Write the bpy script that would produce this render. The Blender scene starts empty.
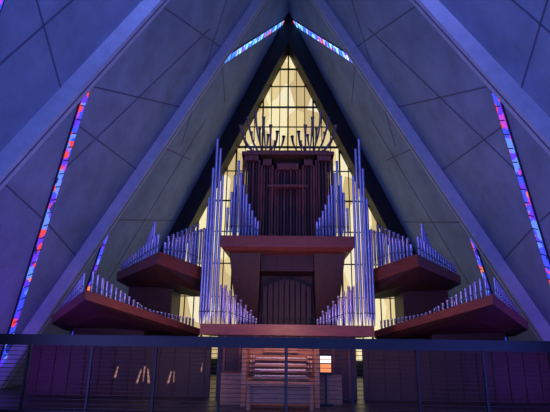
import bpy, math, random
from mathutils import Matrix, Vector
random.seed(4)
S=bpy.context.scene
S.view_settings.view_transform='Standard'
S.view_settings.look='None'
S.view_settings.exposure=0.0

# ---------------------------------------------------------------- materials
def mat(name,col,rough=0.6,metal=0.0,noise=0.0,nscale=3.0,bump=0.0,bscale=30.0,stretch=None,col2=None):
    m=bpy.data.materials.new(name); m.use_nodes=True
    nt=m.node_tree; b=nt.nodes['Principled BSDF']
    b.inputs['Base Color'].default_value=(*col,1); b.inputs['Roughness'].default_value=rough
    b.inputs['Metallic'].default_value=metal
    tc=nt.nodes.new('ShaderNodeTexCoord'); mp=nt.nodes.new('ShaderNodeMapping')
    nt.links.new(tc.outputs['Object'],mp.inputs['Vector'])
    if stretch: mp.inputs['Scale'].default_value=stretch
    if noise>0:
        n=nt.nodes.new('ShaderNodeTexNoise'); n.inputs['Scale'].default_value=nscale; n.inputs['Detail'].default_value=8
        n.inputs['Roughness'].default_value=0.65
        nt.links.new(mp.outputs['Vector'],n.inputs['Vector'])
        r=nt.nodes.new('ShaderNodeValToRGB')
        c2=col2 or tuple(c*(1-noise) for c in col)
        r.color_ramp.elements[0].position=.3; r.color_ramp.elements[1].position=.7
        r.color_ramp.elements[0].color=(*c2,1); r.color_ramp.elements[1].color=(*[min(1,c*(1+noise*.5)) for c in col],1)
        nt.links.new(n.outputs['Fac'],r.inputs['Fac']); nt.links.new(r.outputs['Color'],b.inputs['Base Color'])
    if bump>0:
        n2=nt.nodes.new('ShaderNodeTexNoise'); n2.inputs['Scale'].default_value=bscale; n2.inputs['Detail'].default_value=4
        nt.links.new(mp.outputs['Vector'],n2.inputs['Vector'])
        bp=nt.nodes.new('ShaderNodeBump'); bp.inputs['Strength'].default_value=bump
        nt.links.new(n2.outputs['Fac'],bp.inputs['Height']); nt.links.new(bp.outputs['Normal'],b.inputs['Normal'])
    return m
def emis(name,col,st):
    m=bpy.data.materials.new(name); m.use_nodes=True
    b=m.node_tree.nodes['Principled BSDF']
    b.inputs['Base Color'].default_value=(*col,1)
    b.inputs['Emission Color'].default_value=(*col,1); b.inputs['Emission Strength'].default_value=st
    return m
def stained(name,stops,scale,st,stretch=(1,1,1)):
    m=bpy.data.materials.new(name); m.use_nodes=True; nt=m.node_tree; b=nt.nodes['Principled BSDF']
    tc=nt.nodes.new('ShaderNodeTexCoord'); mp=nt.nodes.new('ShaderNodeMapping'); mp.inputs['Scale'].default_value=stretch
    v=nt.nodes.new('ShaderNodeTexVoronoi'); v.inputs['Scale'].default_value=scale
    s=nt.nodes.new('ShaderNodeSeparateColor'); r=nt.nodes.new('ShaderNodeValToRGB'); r.color_ramp.interpolation='CONSTANT'
    nt.links.new(tc.outputs['Object'],mp.inputs['Vector']); nt.links.new(mp.outputs['Vector'],v.inputs['Vector'])
    nt.links.new(v.outputs['Color'],s.inputs['Color']); nt.links.new(s.outputs['Red'],r.inputs['Fac'])
    e=r.color_ramp.elements
    while len(e)<len(stops): e.new(.5)
    for i,(p,c) in enumerate(stops): e[i].position=p; e[i].color=(*c,1)
    b.inputs['Base Color'].default_value=(.02,.02,.05,1)
    nt.links.new(r.outputs['Color'],b.inputs['Emission Color']); b.inputs['Emission Strength'].default_value=st
    return m

M_wall=mat('aluminium_panel',(.29,.37,.48),.75,0,.3,.7,.3,14)
M_beam=mat('beam_concrete',(.54,.58,.66),.7,0,.15,3,.1,25)
M_seam=mat('seam_dark',(.12,.13,.20),.8)
M_frame=mat('dark_steel',(.012,.012,.018),.6,0,.3,4)
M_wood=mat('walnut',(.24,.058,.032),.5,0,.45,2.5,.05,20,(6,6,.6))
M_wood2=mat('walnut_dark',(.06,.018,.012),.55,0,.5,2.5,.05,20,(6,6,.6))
M_fascia=mat('fascia_wood',(.25,.065,.038),.45,0,.3,2,0,20,(1,1,5))
M_cons=mat('console_oak',(.46,.20,.09),.5,0,.4,3,.03,20,(1,1,8))
M_pipe=mat('tin_pipe',(.46,.46,.66),.34,.75,.25,2,0)
M_horn=mat('brass_horn',(.22,.16,.16),.35,.5,.2,2,0)
M_mouth=mat('pipe_mouth',(.02,.02,.03),.7)
M_floor=mat('terrazzo',(.04,.035,.04),.4,0,.3,8,.02,40)
M_rail=mat('rail_bronze',(.014,.013,.015),.6,.0,.3,6)
M_cable=mat('bronze_cable',(.07,.045,.035),.5,.3,.2,6)
M_screen=mat('screen_wood',(.05,.026,.016),.6,0,.4,3,0,20,(5,5,1))
M_ivory=mat('ivory',(.85,.68,.56),.4,0,.05,10)
M_win=stained('amber_pane',[(0,(.80,.64,.31)),(.35,(.96,.84,.48)),(.6,(.62,.47,.22)),(.8,(.94,.84,.56))],1.1,.98,(1,1,.6))
B1=(.04,.07,.95);B2=(.12,.03,.85);B3=(.12,.25,1.0);RD=(.9,.05,.07);OR=(.85,.2,.1);VI=(.5,.05,.7);NV=(.01,.015,.25)
M_st=stained('stained_strip',[(0,B1),(.26,NV),(.34,B2),(.5,B3),(.62,VI),(.70,B1),(.80,RD),(.93,OR)],4.2,1.15)
M_stc=stained('stained_strip_top',[(0,(.06,.25,1)),(.3,(.2,.6,1)),(.5,(.05,.15,.9)),(.66,(.5,.75,1)),(.8,(.2,.1,.9)),(.93,(.9,.12,.2))],3.0,1.6)
M_strd=emis('ruby_glass',(.9,.08,.08),1.4)
M_refl=emis('reflection_glow',(.8,.45,.2),.22)  # reflections in glass, given as a faint glowing colour
M_lit=emis('panel_white',(1,.8,.6),1.6); M_lit2=emis('panel_orange',(1,.3,.08),1.0)

# ---------------------------------------------------------------- mesh helpers
class MB:
    def __init__(s): s.v=[];s.f=[];s.m=[];s.mats=[];s.sm=[]
    def mi(s,m):
        if m not in s.mats: s.mats.append(m)
        return s.mats.index(m)
    def add(s,vs,fs,m,smooth=False):
        o=len(s.v); s.v+= [tuple(v) for v in vs]; k=s.mi(m)
        for f in fs: s.f.append([i+o for i in f]); s.m.append(k); s.sm.append(smooth)
    def box(s,x0,x1,y0,y1,z0,z1,m):
        s.hexa([(x0,y0,z0),(x1,y0,z0),(x1,y1,z0),(x0,y1,z0)],[(x0,y0,z1),(x1,y0,z1),(x1,y1,z1),(x0,y1,z1)],m)
    def hexa(s,bot,top,m):
        n=len(bot)
        fs=[list(range(n))[::-1],list(range(n,2*n))]+[[i,(i+1)%n,n+(i+1)%n,n+i] for i in range(n)]
        s.add(list(bot)+list(top),fs,m)
    def lathe(s,p,axis,prof,m,n=12,capped=True):
        a=Vector(axis).normalized(); u=a.orthogonal().normalized(); w=a.cross(u); p=Vector(p)
        vs=[]
        for (h,r) in prof:
            for i in range(n):
                t=2*math.pi*i/n; vs.append(p+a*h+(u*math.cos(t)+w*math.sin(t))*r)
        fs=[]
        for j in range(len(prof)-1):
            for i in range(n): fs.append([j*n+i,j*n+(i+1)%n,(j+1)*n+(i+1)%n,(j+1)*n+i])
        s.add(vs,fs,m,True)
        if capped: s.add(vs[:n]+vs[-n:],[list(range(n))[::-1],list(range(n,2*n))],m)
    def bar(s,p0,p1,w,d,nrm,m,face=None):
        p0=Vector(p0);p1=Vector(p1);a=(p1-p0).normalized();nrm=Vector(nrm).normalized();b=a.cross(nrm).normalized()
        f=w if face is None else face
        def ring(p): return [p-b*w/2,p+b*w/2,p+b*f/2+nrm*d,p-b*f/2+nrm*d]
        s.hexa(ring(p0),ring(p1),m)
    def obj(s,name,parent=None):
        me=bpy.data.meshes.new(name); me.from_pydata(s.v,[],s.f)
        for m in s.mats: me.materials.append(m)
        for i,p in enumerate(me.polygons): p.material_index=s.m[i]; p.use_smooth=s.sm[i]
        import bmesh
        bm=bmesh.new(); bm.from_mesh(me); bmesh.ops.recalc_face_normals(bm,faces=bm.faces); bm.to_mesh(me); bm.free()
        o=bpy.data.objects.new(name,me); S.collection.objects.link(o)
        if parent: o.parent=parent
        return o
def empty(name):
    e=bpy.data.objects.new(name,None); S.collection.objects.link(e); return e

def pipe(b,x,y,z,h,r,m=M_pipe,lean=(0,0)):
    """flue pipe: conical foot, mouth, cylindrical body, open top"""
    foot=min(.35*h,.32)
    ax=Vector((lean[0],lean[1],1)).normalized()
    b.lathe((x,y,z),ax,[(0,r*.3),(foot,r),(foot+.02,r*1.02)],m,10,True)
    b.lathe((x,y,z),ax,[(foot+.02,r),(h-.05,r),(h-.045,r*1.1),(h,r*1.1)],m,10,False)
    p=Vector((x,y,z))+ax*(h-.03)
    b.lathe(p,ax,[(0,r*.95),(.005,r*.95)],M_mouth,10,True)
    b.box(x-r*.6,x+r*.6,y-r*1.05,y-r*.7,z+foot+.03,z+foot+.03+r*.8,M_mouth)

# ---------------------------------------------------------------- room shell
def wx(z): return 8.9*(1-(z-1.7)/19.7)
ZT=21.4
for side,nm in((-1,'left'),(1,'right')):
    b=MB()
    y0,y1=-8,26.8
    zb=0
    a=[(side*wx(zb),y0,zb),(side*wx(zb),y1,zb),(0,y1,ZT),(0,y0,ZT)]
    o=[(p[0]+side*.35,p[1],p[2]+.15) for p in a]
    b.hexa(a,o,M_wall)
    b.obj('wall_'+nm)
    nrm=(-side,0,-.4518)
    P=lambda y,z,off=0: Vector((side*wx(z),y,z))+Vector(nrm).normalized()*off
    # ridge beams
    k=0
    for (ya,za,yb,zb2) in [(20.35,21.0,16.15,.05),(14.9,21.0,9.25,.05),(8.7,21,3.0,.05),(2.5,21,-3.2,.05)]:
        k+=1
        b=MB()
        b.bar(P(yb,zb2,-.05),P(ya,za,-.05),.62,.42,nrm,M_beam,.34)
        b.bar(P(yb,zb2,.372),P(ya,za,.372),.05,.008,nrm,M_seam)
        b.obj('trim_beam_%s_%d'%(nm,k))
    # stained strips (lead frame + glass)
    strips=[((25.3,20.95),(19.2,13.9),M_stc,.28),((17.75,6.5),(20.6,1.0),M_st,.19),
            ((11.75,9.3),(16.3,.6),M_st,.22),((19.5,20.95),(13.0,13.6),M_stc,.28),
            ((5.9,13.5),(11.2,.5),M_st,.24)]
    for i,(p,q,mm,w) in enumerate(strips):
        b=MB()
        b.bar(P(*p,.0),P(*q,.0),w+.12,.03,nrm,M_frame)
        b.bar(P(*p,.03),P(*q,.03),w,.03,nrm,mm)
        A=P(*p,.06);Bq=P(*q,.06);L=(Bq-A).length;n=int(L/.42)
        if i==0: b.bar(A,A.lerp(Bq,.07),w,.015,nrm,M_strd)
        u=(Bq-A).normalized();tt=u.cross(Vector(nrm)).normalized()
        for j in range(1,n):
            c=A.lerp(Bq,j/n)
            b.bar(c-tt*w/2,c+tt*w/2,.03,.015,nrm,M_frame)
        b.obj('window_strip_%s_%d'%(nm,i+1))
    # panel seams
    b=MB()
    seams=[((20.4,10.5),(16.2,16.6)),((18.3,9.6),(22.4,10.6)),((17.5,6.2),(24.5,8.0)),((19.6,14.5),(22.8,14.0)),
           ((11.7,8.6),(18.4,11.4)),((13.2,12.3),(19.2,14.8)),((10.9,5.6),(14.0,5.2)),((14.0,5.2),(17.2,4.6)),((12.6,7.8),(17.9,8.3)),
           ((12.2,4.0),(10.2,3.2)),((7.5,9.5),(11.5,8.0)),((6.2,7.0),(10.6,5.5)),((8.8,12.5),(12.6,11.5)),((21.5,12.4),(20.4,2.0)),
           ((16.9,14.2),(13.2,6.5)),((10.0,10.6),(9.0,7.4))]
    for p,q in seams: b.bar(P(*p,0),P(*q,0),.045,.012,nrm,M_seam)
    b.obj('trim_seams_'+nm)

b=MB(); b.box(-9.8,9.8,-8,27,-.2,0,M_floor); b.obj('floor')
b=MB(); b.box(-9.3,9.3,10.9,26,.0,.25,M_floor); b.obj('floor_gallery')
b=MB(); b.add([(-9.8,-8,0),(9.8,-8,0),(0,-8,ZT)],[[0,1,2]],M_wall); b.obj('wall_back')

# end wall : frame ring + window
def xf(z): return (19.24-z)*.46
b=MB()
yw=26.2
b.add([(-9.9,yw+.5,0),(9.9,yw+.5,0),(0,yw+.5,ZT+.2)],[[0,1,2]],M_frame)
b.obj('wall_end')
b=MB()
zc=19.24-5.75/.46
b.add([(-5.75,yw,1),(5.75,yw,1),(5.75,yw,zc),(0,yw,19.24),(-5.75,yw,zc)],[[0,1,2,3,4]],M_win)
for z,tk in [(2.4,.06),(4.2,.05),(6.0,.06),(7.8,.05),(9.6,.08),(11.4,.05),(12.9,.12),(14.2,.05),(15.5,.1),(16.9,.05),(18.1,.09)]:
    w=min(5.75,xf(z)); b.box(-w,w,yw-.1,yw-.02,z-tk/2,z+tk/2,M_frame)
for k in range(-11,12):
    x=k*.5+.0
    zt=min(19.24-abs(x)/.46,19.2); hw=.045 if k%3==0 else .022
    if abs(x)<5.7: b.box(x-hw,x+hw,yw-.16,yw-.03,1,zt,M_frame)
b.obj('window_1')
b=MB()
for s in(-1,1):
    # broad dark jamb following the nave slope
    b.hexa([(0,24.9,19.2),(0,26.3,19.2),(0,26.3,21.3),(0,24.9,21.3)],
           [(s*8.85,24.9,0),(s*8.85,26.3,0),(s*9.6,26.3,0),(s*9.6,24.9,0)],M_frame)
    b.box(min(s*5.75,s*9.6),max(s*5.75,s*9.6),26.0,26.19,0,5.6,M_frame)
    b.hexa([(s*5.75,26.0,5.6),(s*9.6,26.0,5.6),(s*5.75,26.0,6.7)],[(s*5.75,26.19,5.6),(s*9.6,26.19,5.6),(s*5.75,26.19,6.7)],M_frame)
b.obj('trim_window_frame')

# ---------------------------------------------------------------- organ
organ=empty('pipe_organ')
b=MB()
# upper tower body
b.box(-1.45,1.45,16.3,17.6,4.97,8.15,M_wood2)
for (x0,x1,yf,z1) in [(-1.62,-.98,16.05,8.3),(.98,1.62,16.05,8.3),(-.95,-.5,15.9,8.05),(.5,.95,15.9,8.05),(-.46,.46,16.05,7.95)]:
    b.box(x0,x1,yf,16.4,z1-.22,z1,M_wood); b.box(x0,x1,yf,16.4,4.97,5.15,M_wood)
    for xx in (x0,x1-.07): b.box(xx,xx+.07,yf,16.4,5.1,z1,M_wood)
    n=max(2,int((x1-x0)/.13))
    for j in range(n):
        xm=x0+.07+(x1-x0-.14)*(j+.5)/n
        b.box(xm-.03,xm+.03,yf+.1,16.35,5.1,z1-.2,M_wood2 if j%2 else M_wood)
b.box(-1.66,1.66,16.0,17.7,8.28,8.4,M_wood)
b.box(-.7,.7,15.85,16.1,7.0,7.1,M_wood)
# ledge
b.hexa([(-1.95,14.7,4.52),(1.95,14.7,4.52),(1.75,17.5,4.52),(-1.75,17.5,4.52)],[(-2.06,14.55,4.62),(2.06,14.55,4.62),(2.0,17.5,4.62),(-2.0,17.5,4.62)],M_wood)
b.hexa([(-2.06,14.55,4.62),(2.06,14.55,4.62),(2.0,17.5,4.62),(-2.0,17.5,4.62)],[(-2.06,14.55,4.97),(2.06,14.55,4.97),(2.0,17.5,4.97),(-2.0,17.5,4.97)],M_fascia)
# body below ledge, open centre
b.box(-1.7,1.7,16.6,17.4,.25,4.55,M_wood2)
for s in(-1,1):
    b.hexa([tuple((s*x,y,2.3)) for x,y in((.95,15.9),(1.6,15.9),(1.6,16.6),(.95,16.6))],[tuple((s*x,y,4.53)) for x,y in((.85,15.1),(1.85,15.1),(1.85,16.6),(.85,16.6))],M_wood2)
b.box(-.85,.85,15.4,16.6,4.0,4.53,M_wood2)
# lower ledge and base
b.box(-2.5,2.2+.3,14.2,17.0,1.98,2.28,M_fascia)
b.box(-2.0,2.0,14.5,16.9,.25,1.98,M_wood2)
for j in range(9):
    x=-1.8+j*.45
    b.box(x-.03,x+.03,14.46,14.5,.3,1.95,M_wood)
b.obj('case',organ)
# wooden square pipes in centre
b=MB()
for j in range(9):
    x=-.72+j*.18; h=1.25+.28*math.cos((j-4)/4*1.4)
    b.hexa([(x-.07,16.0,2.28),(x+.07,16.0,2.28),(x+.07,16.2,2.28),(x-.07,16.2,2.28)],[(x-.07,16.0,2.28+h),(x+.07,16.0,2.28+h),(x+.07,16.2,2.28+h),(x-.07,16.2,2.28+h)],M_wood2)
    b.box(x-.045,x+.045,15.99,16.0,2.5,2.58,M_mouth)
b.obj('wooden_pipes',organ)

b=MB()
for s in(-1,1):
    # tall tower pipes
    tw=[(2.60,5.2,14.7),(2.505,6.2,14.62),(2.41,7.2,14.56),(2.31,8.2,14.5),(2.21,7.9,14.6),(2.12,7.0,14.72)]
    for x,t,y in tw: pipe(b,s*x,y,2.28,t-2.28,.044)
    # ledge ranks
    hs=[(1.92,5.95),(1.82,6.5),(1.73,7.05),(1.63,7.6),(1.53,7.15),(1.43,6.75),(1.33,6.4),(1.23,6.1),(1.13,5.85),(1.03,5.65),(.94,5.5)]
    for i,(x,t) in enumerate(hs): pipe(b,s*x,14.85+.08*(i%2),4.97,t-4.97,.042)
    for i in range(5):
        pipe(b,s*(1.7-.14*i),15.3,4.97,1.9-.28*i,.045)
    # lower ranks
    for i in range(13):
        x=1.98-.09*i; pipe(b,s*x,14.45,2.28,1.0*(1-i/13)**1.25+.14,.034)
    for i in range(6):
        x=1.9-.16*i; pipe(b,s*x,14.95,2.28,1.2-.15*i,.042)
b.obj('pipes_centre',organ)
# trumpets crown
b=MB()
def horn(x,z0,tx,tz,ty=15.6,r0=.016,r1=.05):
    # curved resonator: leaves the chest leaning outward, then turns up
    p0=Vector((x,16.3,z0)); p2=Vector((tx,ty,tz)); p1=Vector((tx-(tx-x)*.05,16.1,z0+.42*(tz-z0)))
    N=10; pts=[]
    for i in range(N+1):
        t=i/N; pts.append(p0*(1-t)**2+p1*2*t*(1-t)+p2*t*t)
    n=8; vs=[]
    for i,pp in enumerate(pts):
        d=(pts[min(N,i+1)]-pts[max(0,i-1)]).normalized(); u=d.cross(Vector((0,1,.3))).normalized(); w=d.cross(u)
        r=r0+(r1-r0)*(i/N)**1.2+(.02 if i==N else 0)
        for k in range(n):
            t=2*math.pi*k/n; vs.append(pp+(u*math.cos(t)+w*math.sin(t))*r)
    fs=[[j*n+k,j*n+(k+1)%n,(j+1)*n+(k+1)%n,(j+1)*n+k] for j in range(N) for k in range(n)]
    b.add(vs,fs,M_horn,True)
for s in(-1,1):
    tips=[(1.70,9.3),(1.44,9.62),(1.18,9.85),(.88,9.62),(.62,9.3),(.38,9.05),(.15,8.85)]
    for i,(tx,tz) in enumerate(tips):
        horn(s*(1.08-.1*i),8.38,s*tx,tz,15.7)
    for i,(tx,tz) in enumerate([(1.6,8.95),(1.34,9.2),(1.04,9.35),(.72,9.1),(.46,8.85)]):
        horn(s*(1.1-.08*i),8.38,s*tx,tz,16.1,.016,.045)
b.box(-1.5,1.5,16.15,16.4,8.38,8.5,M_wood)
b.obj('trumpet_crown',organ)

# wings
for s,nm in((-1,'left'),(1,'right')):
    f=lambda l:[(s*x,y,z) for x,y,z in l]
    b=MB()
    top=f([(3.45,12.75,4.10),(5.72,16.0,4.00),(5.4,17.2,4.0),(2.7,17.2,4.0),(2.56,15.5,4.04)])
    mid=f([(3.5,12.78,3.78),(5.72,16.0,3.72),(5.4,17.2,3.7),(2.7,17.2,3.6),(2.56,15.5,3.62)])
    bot=f([(3.75,13.9,3.52),(5.3,16.1,3.5),(5.1,17.1,3.5),(2.8,17.1,3.3),(2.62,15.6,3.28)])
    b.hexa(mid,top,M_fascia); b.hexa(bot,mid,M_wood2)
    # pier
    b.box(min(s*3.75,s*5.2),max(s*3.75,s*5.2),15.8,16.9,.25,3.5,M_wood2)
    # lower wing
    top=f([(5.04,12.0,2.98),(7.70,15.9,2.52),(7.5,16.4,2.45),(2.9,16.4,2.2),(2.75,15.7,2.18)])
    mid=f([(5.02,12.02,2.74),(7.66,15.9,2.28),(7.45,16.4,2.2),(2.9,16.4,2.0),(2.75,15.7,1.98)])
    bot=f([(5.1,13.3,2.42),(7.2,15.9,2.08),(7.0,16.3,2.05),(3.1,16.3,1.85),(3.0,15.7,1.85)])
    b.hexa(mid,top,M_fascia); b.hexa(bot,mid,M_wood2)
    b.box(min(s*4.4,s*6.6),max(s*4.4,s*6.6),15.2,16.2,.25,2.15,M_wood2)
    b.obj('platform_'+nm,organ)
    b=MB()
    def rank(A,B,n,hf,r,off=0):
        for i in range(n):
            t=(i+.5)/n; p=Vector(A).lerp(Vector(B),t); pipe(b,s*p.x,p.y+.0+off,p.z-.05,max(.15,hf(t)),r)
    # upper wing: outer edge & inner edge
    rank((3.55,13.0,4.1),(5.6,16.0,4.0),15,lambda t:.62-.3*t,.04)
    rank((3.95,13.9,4.1),(5.0,16.0,4.0),9,lambda t:1.25-.8*t,.048)
    rank((3.45,13.05,4.1),(2.72,15.5,4.04),13,lambda t:.35+1.1*t,.038)
    rank((3.6,13.9,4.1),(3.0,15.9,4.04),8,lambda t:.7+1.0*t,.044)
    # lower wing
    rank((5.08,12.3,2.95),(2.95,15.75,2.2),26,lambda t:.62-1.0*t if t<.5 else .12+.45*(t-.5),.034)
    rank((5.3,12.5,2.95),(7.5,15.8,2.52),15,lambda t:.6-.45*t,.034)
    rank((5.35,13.2,2.85),(4.1,15.6,2.4),11,lambda t:.75-.55*t,.038)
    b.obj('pipes_wing_'+nm,organ)

# ---------------------------------------------------------------- gallery rail
b=MB()
b.box(-8.8,8.8,10.95,11.12,1.64,1.87,M_rail)
x=-8.6; k=0
while x<8.7:
    b.box(x-.02,x+.02,11.0,11.08,.0,1.65,M_rail); x+=1.43
b.box(-.02,.03,10.985,11.0,.3,1.64,M_cable)
for k in range(15):
    z=.34+k*.09
    b.lathe((-8.8,11.04,z),(1,0,0),[(0,.007),(17.6,.007)],M_cable,6)
b.box(-8.8,8.8,10.9,11.15,.0,.3,M_rail)
b.obj('gallery_railing')

# ---------------------------------------------------------------- console
con=empty('organ_console')
b=MB()
b.box(-1.05,.75,13.0,13.9,.25,.9,M_cons)
b.box(-1.12,-1.0,12.6,13.9,.25,1.62,M_cons); b.box(.7,.82,12.6,13.9,.25,1.62,M_cons)
b.box(-1.0,.7,13.6,13.9,.9,1.62,M_cons)
for k in range(4):
    z=.95+k*.14; y=12.75+k*.17
    b.box(-.85,.55,y,y+.3,z-.05,z,M_cons)
    b.box(-.8,.5,y-.02,y+.16,z,z+.03,M_ivory)
    for j in range(36):
        if j%7 in(0,1,3,4,5): b.box(-.8+j*.036+.024,-.8+j*.036+.04,y+.05,y+.16,z+.03,z+.05,M_mouth)
b.box(-.6,.3,13.45,13.5,1.52,1.78,M_cons)
for s in(-.92,.62):
    for r in range(4):
        for c in range(2): b.lathe((s+c*.07-.03,13.6,1.05+r*.12),(0,-1,0),[(0,.02),(.05,.02),(.07,.028)],M_ivory,8)
b.box(-1.7,-1.12,13.0,13.9,.25,1.0,M_cons); b.box(.82,1.45,13.35,13.9,.25,.98,M_cons)
b.obj('desk',con)
b=MB()
b.box(-.95,.65,12.0,12.35,.78,.86,M_cons)
b.box(-.93,-.85,12.02,12.33,.25,.78,M_cons); b.box(.55,.63,12.02,12.33,.25,.78,M_cons)
b.box(-.85,.55,12.1,12.15,.38,.74,M_cons)
b.obj('bench',con)
lp=empty('lit_panel')  # added glowing panel on a stand, in place of a small lit window
b=MB(); b.box(.84,1.2,13.2,13.24,1.0,1.5,M_rail); b.box(.88,1.16,13.19,13.2,1.28,1.45,M_lit); b.box(.88,1.16,13.19,13.2,1.05,1.26,M_lit2)
b.box(.99,1.05,13.24,13.28,.98,1.2,M_rail); b.box(.85,1.19,13.14,13.34,.98,1.0,M_rail); b.box(.99,1.05,13.2,13.24,.25,1.0,M_rail); b.box(.85,1.19,13.1,13.34,.25,.28,M_rail)
b.obj('glow_pane',lp)
# low screen wall added under the wings; its glowing slits imitate reflections in glass
b=MB()
b.box(-7.5,-2.2,14.6,14.7,.25,1.8,M_screen); b.box(2.2,7.5,14.6,14.7,.25,1.8,M_screen)
for s in(-1,1):
    for j in range(12):
        x=s*(2.4+j*.44); b.box(x-.03,x+.03,14.56,14.6,.25,1.8,M_screen)
def glint(x,z,h,sl,m):
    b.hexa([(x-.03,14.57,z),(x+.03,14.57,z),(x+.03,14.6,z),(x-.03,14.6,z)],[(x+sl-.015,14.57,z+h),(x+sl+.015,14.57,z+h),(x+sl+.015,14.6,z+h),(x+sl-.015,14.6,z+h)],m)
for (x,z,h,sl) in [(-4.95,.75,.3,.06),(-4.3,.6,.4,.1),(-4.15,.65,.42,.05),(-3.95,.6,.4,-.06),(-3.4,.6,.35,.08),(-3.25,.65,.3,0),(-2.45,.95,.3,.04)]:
    glint(x,z,h,sl,M_refl)
b.obj('reflection_screen')

# ---------------------------------------------------------------- lights
def area(name,loc,target,size,power,col,sy=None):
    l=bpy.data.lights.new(name,'AREA'); l.energy=power; l.color=col; l.size=size
    if sy: l.shape='RECTANGLE'; l.size_y=sy
    o=bpy.data.objects.new(name,l); o.location=loc; S.collection.objects.link(o)
    d=Vector(target)-Vector(loc); o.rotation_euler=d.to_track_quat('-Z','Y').to_euler(); return o
area('blue_fill',(0,3,3),(0,19,10),5,430,(.14,.24,1))  # unseen blue area lights, added to tint walls and organ
area('blue_fill',(-3,9,13),(-2,17,3),2,120,(.2,.26,1))
area('blue_fill',(3,9,13),(2,17,3),2,120,(.22,.26,1))
area('blue_fill',(5,8,1),(-8,14,7),3,160,(.11,.14,1))
area('blue_fill',(-5,8,1),(8,14,7),3,190,(.22,.23,1))
area('violet_fill',(-7.2,12.5,.5),(-7.6,15,6),1,55,(.28,.05,1))  # unseen violet fill on both sides, added to colour the lower walls
area('violet_fill',(7.2,12.5,.5),(7.6,15,6),1,50,(.25,.06,1))
area('warm_fill',(0,11.6,2.2),(0,16,6.5),.8,36,(1,.42,.22))  # unseen warm lights, added to redden the casework
area('warm_fill',(-3,11.6,1.2),(-4.5,15,4.2),.5,10,(1,.45,.25))
area('warm_fill',(3,11.6,1.2),(4.5,15,4.2),.5,10,(1,.45,.25))
area('rail_fill',(-3.5,11.6,2.6),(-3.8,14.5,.7),.5,9,(1,.6,.35))  # unseen lights, added to brighten the area behind the rail
area('rail_fill',(3.5,11.6,2.6),(3.8,14.5,.7),.5,4,(1,.6,.4))
area('console_fill',(-.1,11.7,2.4),(-.1,13.0,1.0),.3,15,(1,.6,.36))  # unseen light, added to brighten the console
area('blue_fill',(0,23,1.2),(0,24,12),4,110,(.12,.27,1))
W=bpy.data.worlds.new('W'); S.world=W; W.use_nodes=True
W.node_tree.nodes['Background'].inputs[0].default_value=(.05,.06,.25,1); W.node_tree.nodes['Background'].inputs[1].default_value=.2

cam=bpy.data.cameras.new('Camera'); co=bpy.data.objects.new('Camera',cam); S.collection.objects.link(co)
R=Matrix.Rotation(math.radians(1.55),3,'Z')@Matrix.Rotation(math.radians(106.2),3,'X')@Matrix.Rotation(math.radians(0.8),3,'Z')
co.matrix_world=Matrix.Translation((0,0,1.7))@R.to_4x4()
cam.sensor_width=36; cam.lens=36*480/550
S.camera=co
